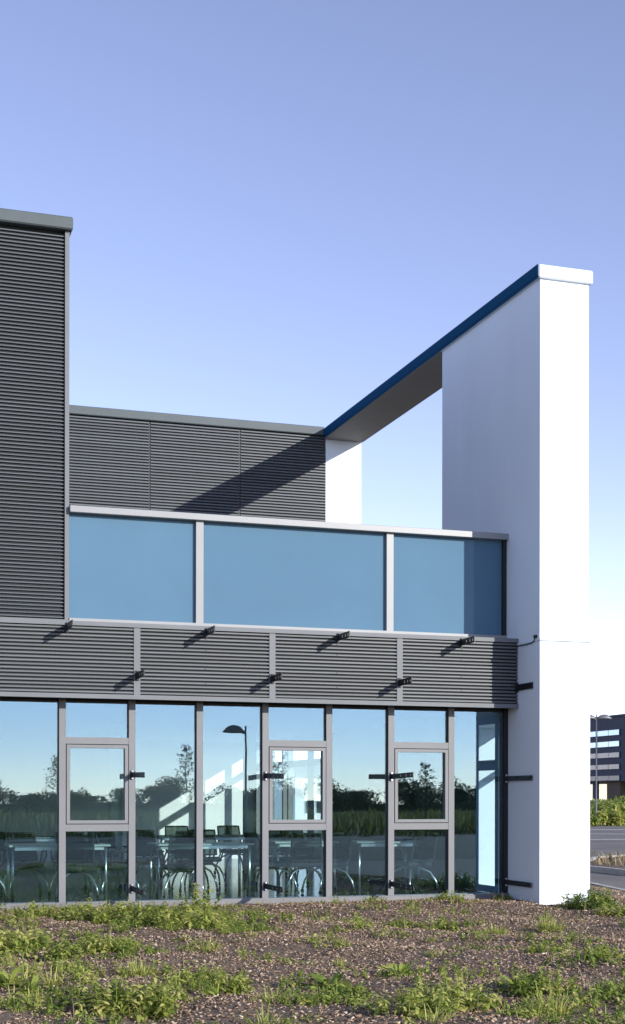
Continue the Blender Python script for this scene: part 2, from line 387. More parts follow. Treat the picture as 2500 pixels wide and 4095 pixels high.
# ---- ground-floor glazing
box('sill_beam', M['sill'], B, XL, XC-0.005, -0.13, 0.10, -0.06, 0.13)
box('sill_flashing', M['frame'], B, XL, XC-0.005, -0.10, 0.09, 0.13, 0.150)
SASH = (0, 3, 5)
for i in range(-4, 7):
    x = X0 + i*BAY
    box('mullion', M['frame'], B, x, x+0.105, -0.05, 0.10, 0.150, 3.355)
box('corner_post', M['black'], B, XC-0.085, XC-0.004, -0.05, 0.10, 0.150, 3.355)
box('head_rail', M['black'], B, XL, XC-0.09, 0.005, 0.10, 3.27, 3.355)
zT0, zT1, zB0, zB1 = 2.625, 2.730, 1.255, 1.363
for i in range(-4, 7):
    a = X0+i*BAY+0.106; b = X0+(i+1)*BAY-0.001 if i < 6 else XC-0.086
    if i in SASH:
        for z0, z1 in ((zT0, zT1), (zB0, zB1)): box('transom', M['frame'], B, a, b, -0.045, 0.095, z0, z1)
        box('pane', M['glass'], B, a, b, YG, YG+0.012, zT1, 3.27)
        box('pane', M['glass'], B, a, b, YG, YG+0.012, 0.150, zB0)
        s = MB(); z0, z1, fw = zB1+0.012, zT0-0.012, 0.052
        a2, b2 = a+0.012, b-0.012
        s.box(a2, a2+fw, -0.058, 0.05, z0, z1).box(b2-fw, b2, -0.058, 0.05, z0, z1)
        s.box(a2+fw, b2-fw, -0.058, 0.05, z0, z0+fw).box(a2+fw, b2-fw, -0.058, 0.05, z1-fw, z1)
        so_ = s.build('window_sash', M['frame'], B)
        box('pane', M['glass'], so_, a2+fw-.002, b2-fw+.002, 0.0, 0.012, z0+fw-.002, z1-fw+.002)
        g = MB(); g.box(a, b, 0.03, 0.05, zB1, zB1+0.011).box(a, b, 0.03, 0.05, zT0-0.011, zT0).box(a, a+.011, .03, .05, zB1+.011, zT0-.011).box(b-.011, b, .03, .05, zB1+.011, zT0-.011)
        g.build('gasket', M['black'], so_)
    else:
        box('pane', M['glass'], B, a, b, YG, YG+0.012, 0.150, 3.27)
    g = MB(); g.box(a-0.001, a+0.008, 0.006, 0.018, 0.151, 3.27).box(b-0.012, b-0.001, -0.02, 0.018, 0.151, 3.27)
    g.build('gasket', M['black'], B)

for o_ in [o for o in B.children_recursive if o.name.split('.')[0] == 'pane']:
    o_.rotation_euler = (R(random.uniform(-.05, .05)), 0, R(random.uniform(-.09, .09)))
# ---- cladding: slats
PITCH = 0.058
PROF = [(0.0, 0.022), (-0.032, 0.024), (-0.036, 0.028), (-0.036, 0.041), (-0.031, 0.046), (0.0, 0.051)]
PROF_B = [(0.0, 0.012), (-0.030, 0.014), (-0.036, 0.020), (-0.036, 0.040), (-0.030, 0.046), (0.0, 0.051)]
def slat_mesh(length, pitch=PITCH, prof=PROF, mat='clad'):
    k = pitch/PITCH
    return MB().prism_x([(y, z*k) for y, z in prof], 0, length).mesh('slat', M[mat])
for mn in ('clad', 'clad_b'):                              # slats differ slightly in tone from one to the next
    t_ = M[mn].node_tree; b_ = t_.nodes['Principled BSDF']; src = b_.inputs['Base Color'].links[0].from_socket
    oi = t_.nodes.new('ShaderNodeObjectInfo'); mr = t_.nodes.new('ShaderNodeMapRange'); mr.inputs[3].default_value = 0.86; mr.inputs[4].default_value = 1.14
    vm = t_.nodes.new('ShaderNodeVectorMath'); vm.operation = 'SCALE'
    t_.links.new(oi.outputs['Random'], mr.inputs[0]); t_.links.new(src, vm.inputs[0]); t_.links.new(mr.outputs[0], vm.inputs['Scale']); t_.links.new(vm.outputs[0], b_.inputs['Base Color'])
YB = -0.42
bx = [(XL, 4.309), (4.412, 6.509), (6.612, 8.709), (8.812, XC+0.008)]
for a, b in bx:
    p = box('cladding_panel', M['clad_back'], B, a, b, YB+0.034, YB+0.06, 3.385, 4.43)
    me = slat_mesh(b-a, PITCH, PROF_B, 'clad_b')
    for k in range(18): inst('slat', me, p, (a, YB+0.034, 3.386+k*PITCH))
    for zz in (0.16, 0.42, 0.68, 0.88):
        c = Vector((a+(b-a)*0.5, YB-0.0002, 3.386+round(zz/PITCH)*PITCH+0.031))
        MB().tube([c, c+Vector((0,-0.006,0))], 0.009, 6).build('screw', M['black'], p)
for x in (4.309, 6.509, 8.709):
    box('cladding_post', M['trim'], B, x+0.001, x+0.102, YB-0.012, YB+0.055, 3.386, 4.43)
box('band_coping', M['trim'], B, XL, XC-0.005, YB-0.03, 0.0, 4.432, 4.50)
box('band_drip', M['trim'], B, XL, XC+0.03, YB-0.035, YB+0.06, 3.315, 3.384)
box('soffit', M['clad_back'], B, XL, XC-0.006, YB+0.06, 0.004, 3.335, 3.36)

# ---- tower at the left
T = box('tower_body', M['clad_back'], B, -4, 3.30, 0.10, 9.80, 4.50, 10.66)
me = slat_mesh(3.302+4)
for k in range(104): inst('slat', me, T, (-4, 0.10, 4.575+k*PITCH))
box('corner_trim', M['trim'], T, 3.303, 3.370, 0.03, 9.80, 4.50, 10.655)
box('base_trim', M['trim'], T, -4, 3.302, 0.02, 0.10, 4.502, 4.572)
box('coping', M['coping'], T, -4.05, 3.415, -0.06, 9.80, 10.66, 10.86, c=0.02)

# ---- blue glass parapet
P = box('parapet_rail', M['coping_l'], B, 3.372, XC-0.004, 0.01, 0.12, 4.502, 4.60)
for a, b in ((3.372, 5.408), (5.532, 8.698), (8.822, XC-0.07)):
    box('pane', M['spandrel'], P, a, b, 0.085, 0.11, 4.60, 6.25)
for a, b in ((5.408, 5.532), (8.698, 8.822)):
    box('post', M['coping_l'], P, a+.001, b-.001, 0.015, 0.12, 4.601, 6.249)
box('end_trim', M['black'], P, XC-0.069, XC-0.004, 0.02, 0.12, 4.601, 6.249)
box('coping', M['coping_l'], P, 3.372, XC+0.0-0.004, -0.06, 0.18, 6.25, 6.355, c=0.006)
box('terrace_deck', M['kerb'], B, 3.372, XC-0.004, 0.18, 9.80, 4.401, 4.50)

# ---- rear upper wall behind the terrace
ub = [(3.40, 6.655), (6.69, 8.79), (8.825, XC-0.01)]
UP = 0.068
for a, b in ub:
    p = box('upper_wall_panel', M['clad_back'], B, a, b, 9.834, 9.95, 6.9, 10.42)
    me = slat_mesh(b-a, UP, PROF_B)
    for k in range(36): inst('slat', me, p, (a, 9.834, 7.96+k*UP))
    box('lower_sheet', M['clad'], p, a, b, 9.80, 9.834, 4.52, 7.95)
for x in (6.655, 8.79): box('panel_joint', M['black'], B, x+.001, x+0.034, 9.825, 9.94, 4.5, 10.42)
box('upper_storey', M['clad'], B, 3.40, XC-0.01, 9.95, 16.25, 4.401, 10.42)
box('upper_coping', M['coping'], B, 3.372, XC-0.06, 9.74, 16.3, 10.422, 10.62, c=0.015)

# ---- steel brackets left for the sun screens
def bracket_mesh(y0, y1, h=0.105):
    """plate in the y-z plane with three slots, tip at y1"""
    L = y0-y1; s = MB(); t = 0.007
    hol = [0.10, 0.30, 0.55]; hw = 0.026
    s.box(-t, t, y1, y0, h*0.22, h*0.5).box(-t, t, y1, y0, -h*0.5, -h*0.22)
    e = y1
    for q in hol:
        a = y1+L*q-hw/2; s.box(-t, t, e, a, -h*0.2201, h*0.2201); e = a+hw
    s.box(-t, t, e, y0, -h*0.2201, h*0.2201)
    s.box(-0.035, 0.035, y0-0.012, y0, -h*0.75, h*0.75)       # fixing plate
    return s.mesh('bracket', M['black'])
bm_band = bracket_mesh(YB-0.012, -1.0); bm_gl = bracket_mesh(-0.052, -1.0, 0.085)
bolt_me = MB().tube([(0,0,0),(0,-0.018,0),(0,-0.022,0)], [0.020,0.020,0.012], 8).mesh('bolt', M['steel'])
bolt_dk = MB().tube([(0,0,0),(0,-0.014,0),(0,-0.018,0)], [0.016,0.016,0.010], 8).mesh('bolt', M['black'])
def bracket(me, x, z, ys, hh, tilt=0.0):
    o = inst('bracket', me, B, (x, 0, z)); o.rotation_euler = (tilt, 0, random.uniform(-.02, .02))
    for s_ in (-1, 1): 
        b = bpy.data.objects.new('bolt', bolt_me if me is bm_gl else bolt_dk); COL.objects.link(b); b.parent = o; b.location = (0, ys-0.012, s_*hh)
for i in (1, 3, 5):
    bracket(bm_band, X0+i*BAY+0.052, 3.69+random.uniform(-.01,.01), YB-0.012, 0.06)
bracket(bm_band, XC-0.03, 3.665, YB-0.012, 0.06)
for i in (0, 2, 4, 6):
    bracket(bm_band, X0+i*BAY+0.05, 4.395, YB-0.03, 0.06)
for i in (1, 3, 5):
    bracket(bm_gl, X0+i*BAY+0.052, 2.145, -0.052, 0.055, random.uniform(-.02, .03)); bracket(bm_gl, X0+i*BAY+0.052, 0.345, -0.052, 0.055, random.uniform(-.02,.04))
bracket(bm_gl, XC-0.045, 2.125, -0.052, 0.055); bracket(bm_gl, XC-0.045, 0.34, -0.052, 0.055)

# ------------------------------------------------------------------ white portal wall
PW = empty('portal_wall', (11.4, -1.2, 0), 'tall white rendered portal wall with dark capped beam over the terrace', 'wall')
YF, YP, ZM = -1.215, 2.84, 4.425
box('wall', M['white'], PW, XC, XR, YF, YP, ZM+0.009, 10.36)
pw = MB(); pa, pb = XC-0.003, XR+0.03
pw.box(pa, pb, YF-0.012, 0.30, -0.35, ZM-0.046).box(pa, pb, 1.80, YP, -0.35, ZM-0.046).box(pa, pb, 0.30, 1.80, 3.10, ZM-0.046).box(pa, pb, 0.30, 1.80, -0.35, 0.10)
pw.build('plinth_wall', M['white'], PW)
box('joint', M['white'], PW, XC+0.012, XR+0.0, YF+0.012, YP-0.02, ZM-0.047, ZM-0.034)
jf = MB(); jf.box(XR-0.10, XR-0.04, 1.70, 1.795, 0.10, 3.10).box(XR-0.10, XR-0.04, 0.305, 0.37, 0.10, 3.10).box(XR-0.10, XR-0.04, 0.37, 1.70, 2.28, 2.40)
jf.build('added_jamb_frame', M['frame'], PW)  # added frame, leaves only part of the passage jamb bright with sun
box('moulding', M['white'], PW, XC-0.012, XR+0.045, YF-0.032, YP+0.01, ZM-0.035, ZM+0.008)
box('rear_pillar', M['white'], PW, XC, XR, 9.81, 9.99, -0.35, 10.36)
cp = MB().cbox(XC-0.05, XR+0.055, YF-0.06, 10.47, 10.36, 10.58, 0.02).build('cap', M['white'], PW, label='white cap and beam along the top of the portal wall')
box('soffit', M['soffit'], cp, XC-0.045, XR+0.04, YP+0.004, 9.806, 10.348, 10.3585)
box('cap_flashing', M['capdark'], cp, XC-0.062, XC-0.0505, YF-0.03, 10.46, 10.41, 10.585)
box('cap_flashing', M['capdark'], cp, XC-0.056, XC-0.0505, YF-0.03, 10.46, 10.362, 10.409)
MB().tube([(XC-0.02, YB+0.0, 4.372), (XC-0.02, -0.75, 4.366), (XC-0.02, -0.98, 4.374), (XC-0.02, -1.06, 4.41), (XC-0.02, -1.09, 4.45)], 0.009, 6).build('cable', M['black'], PW)
box('cable_clip', M['black'], PW, XC-0.04, XC-0.001, -1.13, -1.06, 4.44, 4.49)

# ------------------------------------------------------------------ furniture in the room
FZ = 0.115
def table(x0, x1, y0, y1, label, h=0.90):
    t = empty('meeting_table', ((x0+x1)/2, (y0+y1)/2, FZ), label, 'table', 'tables in the meeting room')
    z = FZ+h
    box('table_top', M['table'], t, x0, x1, y0, y1, z-0.035, z, c=0.006)
    f = MB(); f.box(x0+.1, x1-.1, y0+.06, y0+.09, z-.09, z-.036).box(x0+.1, x1-.1, y1-.09, y1-.06, z-.09, z-.036)
    f.build('table_frame', M['steel'], t)
    for x in (x0+.07, x1-.07):
        for y in (y0+.075, y1-.075): MB().tube([(x,y,FZ),(x,y,z-.036)], 0.024, 10).build('leg', M['steel'], t)
    return t
CH = {}
def chair_meshes():
    k = 1.15
    s = MB(); s.cbox(-.24*k, .24*k, -.23*k, .22*k, .42*k, .49*k, .025); CH['seat'] = s.mesh('seat', M['seat'])
    n = 8; 
    def bp(u, v):   # curved back surface: u -1..1, v 0..1
        return (u*.23*k*(1-.08*v), (.22+.05*v+.05*v*v-.05*(u*u)*-1*0.6)*k - 0.0, (.52+.40*v)*k)
    V, F = [], []
    for j in range(6):
        for i in range(n+1): V.append(bp(-1+2*i/n, j/5))
    for j in range(5):
        for i in range(n): F.append((j*(n+1)+i, j*(n+1)+i+1, (j+1)*(n+1)+i+1, (j+1)*(n+1)+i))
    s = MB(); s.v = V; s.f = F; s.smooth = [True]*len(F); CH['backrest'] = s.mesh('backrest', M['mesh'])
    loop = [bp(-1, v/5) for v in range(6)] + [bp(u/4, 1) for u in range(-3, 4)] + [bp(1, 1-v/5) for v in range(6)] + [bp(u/4, 0) for u in range(3, -5, -1)]
    s = MB(); s.tube(loop, .016*k, 6); s.tube([bp(0,.0), (0,.2*k,.46*k), (0,.1*k,.42*k)], .02*k, 6); CH['back_frame'] = s.mesh('back_frame', M['seat'])
    for sx in (-1, 1):
        s = MB(); x = sx*.27*k
        s.tube([(x*.85,.12*k,.45*k),(x,.13*k,.52*k),(x*1.02,.12*k,.64*k),(x*1.02,.02*k,.675*k),(x*1.02,-.15*k,.67*k),(x,-.19*k,.6*k),(x*.85,-.15*k,.45*k)], .014*k, 7)
        s.cbox(x*1.02-.025, x*1.02+.025, -.16*k, .10*k, .675*k, .70*k, .008); CH['arm%d' % sx] = s.mesh('armrest', M['seat'])
        for sy in (-1, 1):
            s = MB(); s.tube([(0,0,.40*k),(sx*.10*k,sy*.10*k,.395*k),(sx*.20*k,sy*.20*k,.33*k),(sx*.265*k,sy*.26*k,.20*k),(sx*.29*k,sy*.285*k,.075*k)], .016*k, 8); CH['leg%d%d' % (sx,sy)] = s.mesh('leg', M['steel'])
    s = MB(); s.tube([(-.014,0,0),(.014,0,0)], .036*k, 10); CH['caster'] = s.mesh('caster', M['black'])
    CH['k'] = k
chair_meshes()
def chair(x, y, rz, label):
    """rz = 0: the backrest is at +y"""
    k = CH['k']; c = empty('meeting_chair', (x, y, FZ), label, 'chair', 'chairs in the meeting room'); c.rotation_euler = (0, 0, R(rz))
    def add(nm, key, par, loc=(0,0,0)):
        o = bpy.data.objects.new(nm, CH[key]); COL.objects.link(o); o.parent = par; o.location = loc; return o
    add('seat', 'seat', c); br = add('backrest', 'backrest', c); add('back_frame', 'back_frame', br)
    for sx in (-1, 1):
        add('armrest', 'arm%d' % sx, c)
        for sy in (-1, 1):
            l = add('leg', 'leg%d%d' % (sx,sy), c); add('caster', 'caster', l, (sx*.29*k, sy*.285*k, .037*k))
table(-0.3, 2.30, 0.95, 1.75, 'pale meeting table at the far left edge behind the glass')
table(2.55, 4.20, 0.95, 1.75, 'pale meeting table with one bright leg in the leftmost visible window bay')
table(4.95, 6.66, 0.95, 1.75, 'long pale meeting table behind the third and fourth window bays, nearest the glass')
table(7.25, 8.45, 1.70, 2.50, 'pale meeting table behind the opening window in the middle of the facade')
table(8.62, 9.9, 1.25, 2.05, 'pale meeting table furthest right, one bright leg showing in the reflection')
table(6.1, 9.1, 6.1, 6.9, 'long pale meeting table in the second row, in front of the sunlit rear wall')
table(2.0, 4.8, 6.1, 6.9, 'pale meeting table in the second row at the left')
for x, y, rz, lb in [
    (2.95, 2.15, 5, 'black-backed meeting chair behind the leftmost visible table'),
    (3.75, 2.45, -8, 'mesh meeting chair half hidden by the first mullion'),
    (3.62, 0.78, 172, 'meeting chair with chrome legs in the low pane under the left opening window'),
    (4.35, 1.35, 95, 'meeting chair with chrome legs between the two left tables, beside the second mullion'),
    (5.35, 3.6, 4, 'mesh meeting chair behind the long table, left of the sun patches'),
    (6.45, 3.6, -5, 'mesh meeting chair behind the long table, in front of the sun patches'),
    (7.05, 1.25, 100, 'meeting chair at the right end of the long table beside the fourth mullion'),
    (7.75, 3.3, -10, 'mesh meeting chair turned slightly, left of the middle opening window'),
    (8.3, 3.4, 15, 'dark meeting chair behind the table of the middle opening window'),
    (7.6, 1.05, 165, 'meeting chair nearest the glass in the low pane under the middle opening window'),
    (9.45, 0.75, 200, 'meeting chair with thin chrome legs right of the middle opening window'),
    (2.05, 0.80, 150, 'meeting chair leg showing at the left edge of the picture'),
    (2.35, 2.5, -12, 'dark meeting chair behind the leftmost visible table, at the picture edge'),
    (4.55, 3.0, 12, 'dark meeting chair seen just right of the second mullion'),
    (5.95, 2.35, 0, 'dark meeting chair drawn up behind the middle of the long table'),
    (5.30, 0.62, 178, 'meeting chair in front of the long table, its back to the glass, left one'),
    (8.05, 1.15, 190, 'meeting chair nearest the glass beside the fifth mullion'),
    (6.9, 7.6, 0, 'mesh meeting chair at the second row table, left of the two there'),
    (8.1, 7.6, 6, 'mesh meeting chair at the second row table, right of the two there')]:
    chair(x, y, rz, lb)

# ------------------------------------------------------------------ right-hand background
MB().prism_z([(18.8,8.6),(19.0,11.2),(19.9,13.4),(22.2,16.6),(24,17.8),(34,17.8),(34,6),(22,6)], -0.13, -0.02).build('island_soil', M['soil'], kind='structure')
kerb_run('island_kerb', [(34,17.9),(24,17.9),(22.1,16.7),(19.8,13.5),(18.9,11.3),(18.7,8.6),(21.9,5.9),(34,5.9)], w=-0.16, z1=0.02)
for y0_, y1_ in ((40, 40.5), (52, 52.4), (64, 64.8)):
    MB().prism_z([(30,y0_),(95,y0_-22),(95,y1_-22),(30,y1_)], -0.124, -0.121).build('parking_line', M['paint'], kind='structure')
far = MB(); far.prism_z([(20,86.2),(96,86.2),(141,60),(141,62.8),(97,89.4),(20,89.4)], -0.22, 0.02); far.build('far_pavement', M['kerb'], kind='structure')
# bank under the far building
bank = np.zeros((16, 60, 3))
for j in range(16):
    for i in range(60):
        x = 30+i*2.2; y = 92+j*2.6
        bank[j,i] = (x, y, -0.22+1.9*(1-math.cos(min(1, j/11)*math.pi))/2 + 0.12*math.sin(i*1.3+j))
F = (np.arange(15)[:,None]*60+np.arange(59)[None,:]).reshape(-1); F = np.stack([F,F+1,F+61,F+60],1)
finish(bpy.data.objects.new('grass_bank', np_mesh('grass_bank', bank.reshape(-1,3), F, M['field'], smooth=True)), None, (0,0,0), kind='structure')

FBX = 90.0
FB = empty('far_office', (FBX, 146, 1.5), 'dark navy office block on stilts with four ribbon windows beyond the car park', 'building')
box('body', M['navy'], FB, FBX, FBX+14, 126, 190, 4.1, 12.0)
box('roof_edge', M['navy'], FB, FBX-.15, FBX+14.15, 125.8, 190.2, 12.002, 12.25)
def fz(y): return EYE + (3199.7-y)/5721.2*178.0            # storey heights read off at that distance
rows = [(2700+.406*595, 2700+.406*545, 'ribbon'), (2700+.406*705, 2700+.406*655, 'ribbon'), (2700+.406*812, 2700+.406*765, 'ribbon_d'), (2700+.406*925, 2700+.406*880, 'ribbon_d'), (2700+.406*1035, 2700+.406*990, 'cream')]
for yb, yt, mm in rows:
    f = box('ribbon_window', M['navy'], FB, FBX-.06, FBX+.02, 131.3, 180, fz(yb)-.1, fz(yt)+.1)
    y = 131.5
    while y < 150:
        box('window_pane', M[mm], f, FBX-.10, FBX-.061, y, y+2.5, fz(yb), fz(yt)); y += 2.6
box('stair_core', M['bark'], FB, FBX+.6, FBX+6, 132.4, 135.6, 1.2, 4.098)
for y in (128.5, 138.4, 150, 162): box('stilt', M['navy'], FB, FBX+.5, FBX+1.1, y, y+.6, 1.0, 4.097)
LB = empty('low_building', (113, 176, 0), 'low cream building lit by the sun behind the stilts of the far office', 'building')
box('wall', M['cream'], LB, 96, 135, 172, 182, -0.3, 6.2)
box('roof', M['roof'], LB, 95.7, 135.3, 171.7, 182.3, 6.201, 6.5)

def lamp_head(p, side):
    s = MB()
    def fn(q):
        q = q.copy(); q.z += -0.10*(q.x/0.55)**2
        if q.z < 0: q.z *= 0.35
        return q
    s.blob((p[0]+side*0.62, p[1], p[2]), (0.62, 0.24, 0.30), 16, 8, fn)
    s.tube([(p[0], p[1], p[2]-0.12), (p[0]+side*0.25, p[1], p[2]-0.06)], 0.04, 6)
    return s
def street_lamp(x, y, z0, h, sides, label, rz=0):
    L = empty('street_lamp', (x, y, z0), label, 'street lamp')
    MB().tube([(x,y,z0),(x,y,z0+0.8),(x,y,z0+0.82),(x,y,z0+h)], [0.085,0.085,0.065,0.05], 12).build('pole', M['pole'], L)
    MB().box(x-.14, x+.14, y-.14, y+.14, z0-.05, z0+.03).build('base_plate', M['pole'], L)
    for s_ in sides: lamp_head((x, y, z0+h-0.25), s_).build('lamp_head', M['pole'], L)
    L.rotation_euler = (0, 0, R(rz)); return L
def ray_pt(px, py, d):
    """point of the real place found by survey at picture bearing px and distance d (layout only)"""
    u = (px-1250)/5721.2; c, s = math.cos(YAW), math.sin(YAW)
    return Vector(((c*u+s)*d, (-s*u+c)*d-DCAM, 0))
p = ray_pt(2385, 0, 112); street_lamp(p.x, p.y, 0.15, 8.3, (-1, 1), 'twin-headed street lamp in front of the far navy office block', rz=-18)

def scatter_leaf_ball(c, r, n, size, tone0, tone1):
    d = rng.normal(size=(n,3)); d /= np.linalg.norm(d, axis=1)[:,None]
    rad = rng.uniform(0.35, 1.0, n)**0.6
    pos = np.asarray(c) + d*rad[:,None]*np.asarray(r)
    return leaf_arrays(pos, rng.uniform(0, 6.283, n), rng.uniform(-0.9, 0.9, n), size*rng.uniform(.6, 1.3, n), size*0.55*rng.uniform(.6, 1.3, n), 0.15, np.clip(rng.uniform(tone0, tone1, n), 0, 1))
def shrub(x, y, z, r, h, label, mat='tall', n=900, size=0.13, t=(0.1, 0.9), group=None):
    parts = []
    for k in range(9):
        a = random.uniform(0, 6.28); q = random.uniform(0, r*0.7)
        parts.append(scatter_leaf_ball((q*math.cos(a), q*math.sin(a), h*random.uniform(.3, .75)), (r*.5, r*.5, h*.33), n//9, size, *t))
    v, f, tt = merge(parts)
    e = empty('shrub', (x, y, z), label, 'shrub', group)
    finish(bpy.data.objects.new('foliage', np_mesh('foliage', v, f, M[mat], tt)), e, (x,y,z))
    s = MB()
    for k in range(6):
        a = random.uniform(0, 6.28); s.tube([(x,y,z-.05),(x+.3*r*math.cos(a),y+.3*r*math.sin(a),z+h*.4),(x+.6*r*math.cos(a),y+.6*r*math.sin(a),z+h*.75)], [.02,.014,.006], 5)
    s.build('stem', M['bark'], e)
for px, d, r, h, lb in ((2372, 118, 1.6, 1.0, 'low green shrub left of the lamp post on the far bank'), (2418, 124, 2.0, 1.2, 'bright green shrub right of the lamp post on the far bank'),
                        (2468, 121, 1.9, 1.1, 'dense green shrub on the far bank near the picture edge'), (2440, 106, 0.9, 1.3, 'dry ochre shrub by the far pavement, in front of the bank'),
                        (2492, 108, 1.2, 1.0, 'low grey-green shrub by the far pavement at the picture edge'), (2362, 104, 1.1, 0.8, 'low scrubby shrub by the far pavement beside the white wall'), (2500, 128, 2.2, 1.6, 'tall shrub on the bank below the stair core')):
    p = ray_pt(px, 0, d); z = -0.2 if d < 112 else 0.15+(d-112)*0.03
    shrub(p.x, p.y, z, r, h, lb, mat='leaf', size=0.30, t=(0.5, 1.0) if 'ochre' in lb else (0.1, 0.95), n=1100)
# far bank low growth
n = 9000
bx_ = rng.uniform(55, 112, n); by_ = rng.uniform(88, 128, n)
bzv = -0.22+1.9*(1-np.cos(np.clip((by_-92)/28.6, 0, 1)*np.pi))/2
v, f, t = leaf_arrays(np.stack([bx_, by_, bzv], 1), rng.uniform(0,6.28,n), rng.uniform(.3,1.4,n), rng.uniform(.15,.5,n), rng.uniform(.08,.2,n), .3, rng.uniform(.2,1,n))
finish(bpy.data.objects.new('bank_scrub', np_mesh('bank_scrub', v, f, M['leaf'], t)), None, (0,0,0), label='rough green scrub covering the far bank', cat='scrub', kind='stuff')
# island growth
n = 1500; ix = rng.uniform(19.6, 30, n); iy = rng.uniform(9, 17, n)
v, f, t = leaf_arrays(np.stack([ix, iy, np.full(n,-.03)], 1), rng.uniform(0,6.28,n), rng.uniform(.4,1.5,n), rng.uniform(.15,.42,n), rng.uniform(.02,.06,n), .3, rng.uniform(.2,1,n))
finish(bpy.data.objects.new('island_growth', np_mesh('island_growth', v, f, M['dry'], t)), None, (0,0,0), label='brown dry growth on the kerbed island in the car park', cat='dry plants', kind='stuff')

# ------------------------------------------------------------------ what lies across the road (seen mirrored in the glass)
def sapling(x, y, h, label, kind=0):
    e = empty('sapling', (x, y, -0.2), label, 'young tree', 'young trees across the road')
    s = MB(); s.tube([(x,y,-.25),(x+.03,y,h*.4),(x-.02,y,h*.75),(x,y,h)], [.05,.04,.025,.008], 8)
    parts = []
    for k in range(26):
        z = h*(.42+.56*k/26); a = k*2.4+random.uniform(-.4,.4); q = (h-z)*.28+.18
        tip = (x+q*math.cos(a), y+q*math.sin(a), z+(.22 if kind == 0 else .02))
        s.tube([(x,y,z-.05), tip], [.012,.005], 5)
        m = 26
        tt = rng.uniform(.35, 1.1, m)
        pos = np.array([x,y,z-.05])+(np.array(tip)-np.array([x,y,z-.05]))*tt[:,None]+rng.normal(0,.06,(m,3))
        parts.append(leaf_arrays(pos-np.array([x,y,0]), rng.uniform(0,6.28,m), rng.uniform(-.6,.6,m), .14, .07, .2, rng.uniform(0,.9,m)))
    s.build('trunk', M['bark'], e)
    v, f, t = merge(parts); finish(bpy.data.objects.new('crown', np_mesh('crown', v, f, M['leaf_d'], t)), e, (x, y, 0))
def mirror_pt(px, d):
    p = ray_pt(px, 0, d); return p.x, -p.y                      # bearing of a thing that shows mirrored in the facade
x, y = mirror_pt(985, 74); street_lamp(x, y, -0.15, 5.75, (1,), 'single-headed street lamp across the road, mirrored in the fourth window bay', rz=180)
x, y = mirror_pt(750, 75); sapling(x, y, 4.6, 'thin sapling mirrored in the third window bay')
x, y = mirror_pt(1120, 74); sapling(x, y, 4.4, 'thin sapling mirrored in the middle opening window')
x, y = mirror_pt(1716, 76); sapling(x, y, 3.9, 'tiered sapling mirrored in the right opening window', 1)
x, y = mirror_pt(222, 75); sapling(x, y, 4.1, 'thin sapling mirrored beside the first mullion')
# tall weeds beyond the road
n = 26000
wy = -48.5-rng.uniform(0, 1, n)**1.6*70; wx = rng.uniform(-40, 110, n)
v, f, t = leaf_arrays(np.stack([wx, wy, np.full(n, -.22)], 1), rng.uniform(0,6.28,n), rng.uniform(.9,1.5,n), rng.uniform(.6,1.55,n), rng.uniform(.06,.2,n), .15, rng.uniform(0,1,n)**1.3, prof=(.5,.9,1.0,.2))
finish(bpy.data.objects.new('tall_weeds', np_mesh('tall_weeds', v, f, M['tall'], t)), None, (0,0,0), label='tall rough weeds in the field across the road, mirrored in the glass', cat='weeds', kind='stuff')
parts = []; tr = []
xk = -60.0
while xk < 190:
    d = random.uniform(205, 235); hh = random.uniform(3.4, 6.2)
    if 26 < xk < 44: hh *= .6
    for q in range(6):
        parts.append(scatter_leaf_ball((xk+random.uniform(-2,2), -d+random.uniform(-2,2), hh*random.uniform(.25,.78)), (random.uniform(1.3,2.4), 2.0, hh*.26), 190, 0.48, 0.0, 1.0))
    tr.append((xk, -d, hh)); xk += random.uniform(1.3, 3.0)
v, f, t = merge(parts)
finish(bpy.data.objects.new('tree_line', np_mesh('tree_line', v, f, M['leaf_d'], t)), None, (0,0,0), label='distant dark line of trees across the field, mirrored in the glass', cat='tree line', kind='stuff')
s = MB(); s.prism_z([(-70,-245),(200,-245),(200,-212),(-70,-212)], -0.25, 1.2); s.build('hedge_bank', M['field'], kind='structure')
# white house seen through the room
hx, hy = [q for q in ray_pt(1203, 0, 120)][:2]
H = empty('white_house', (hx, hy, 0), 'small white house with dark windows seen through the room', 'house')
MB().prism_x([(hy-3.5,-.3),(hy+3.5,-.3),(hy+3.5,3.6),(hy-3.5,3.6)], hx-1.6, hx+1.6).build('wall', M['housewhite'], H)
MB().prism_x([(hy-3.8,3.601),(hy+3.8,3.601),(hy,4.9)], hx-1.8, hx+1.8).build('roof', M['roof'], H)
for wx_ in (-.75, .2):
    for z in (.7, 2.2):
        w = box('window', M['housewhite'], H, hx+wx_-.05, hx+wx_+.65, hy-3.56, hy-3.501, z-.05, z+1.0)
        box('pane', M['winpane'], w, hx+wx_, hx+wx_+.6, hy-3.58, hy-3.561, z, z+.95)

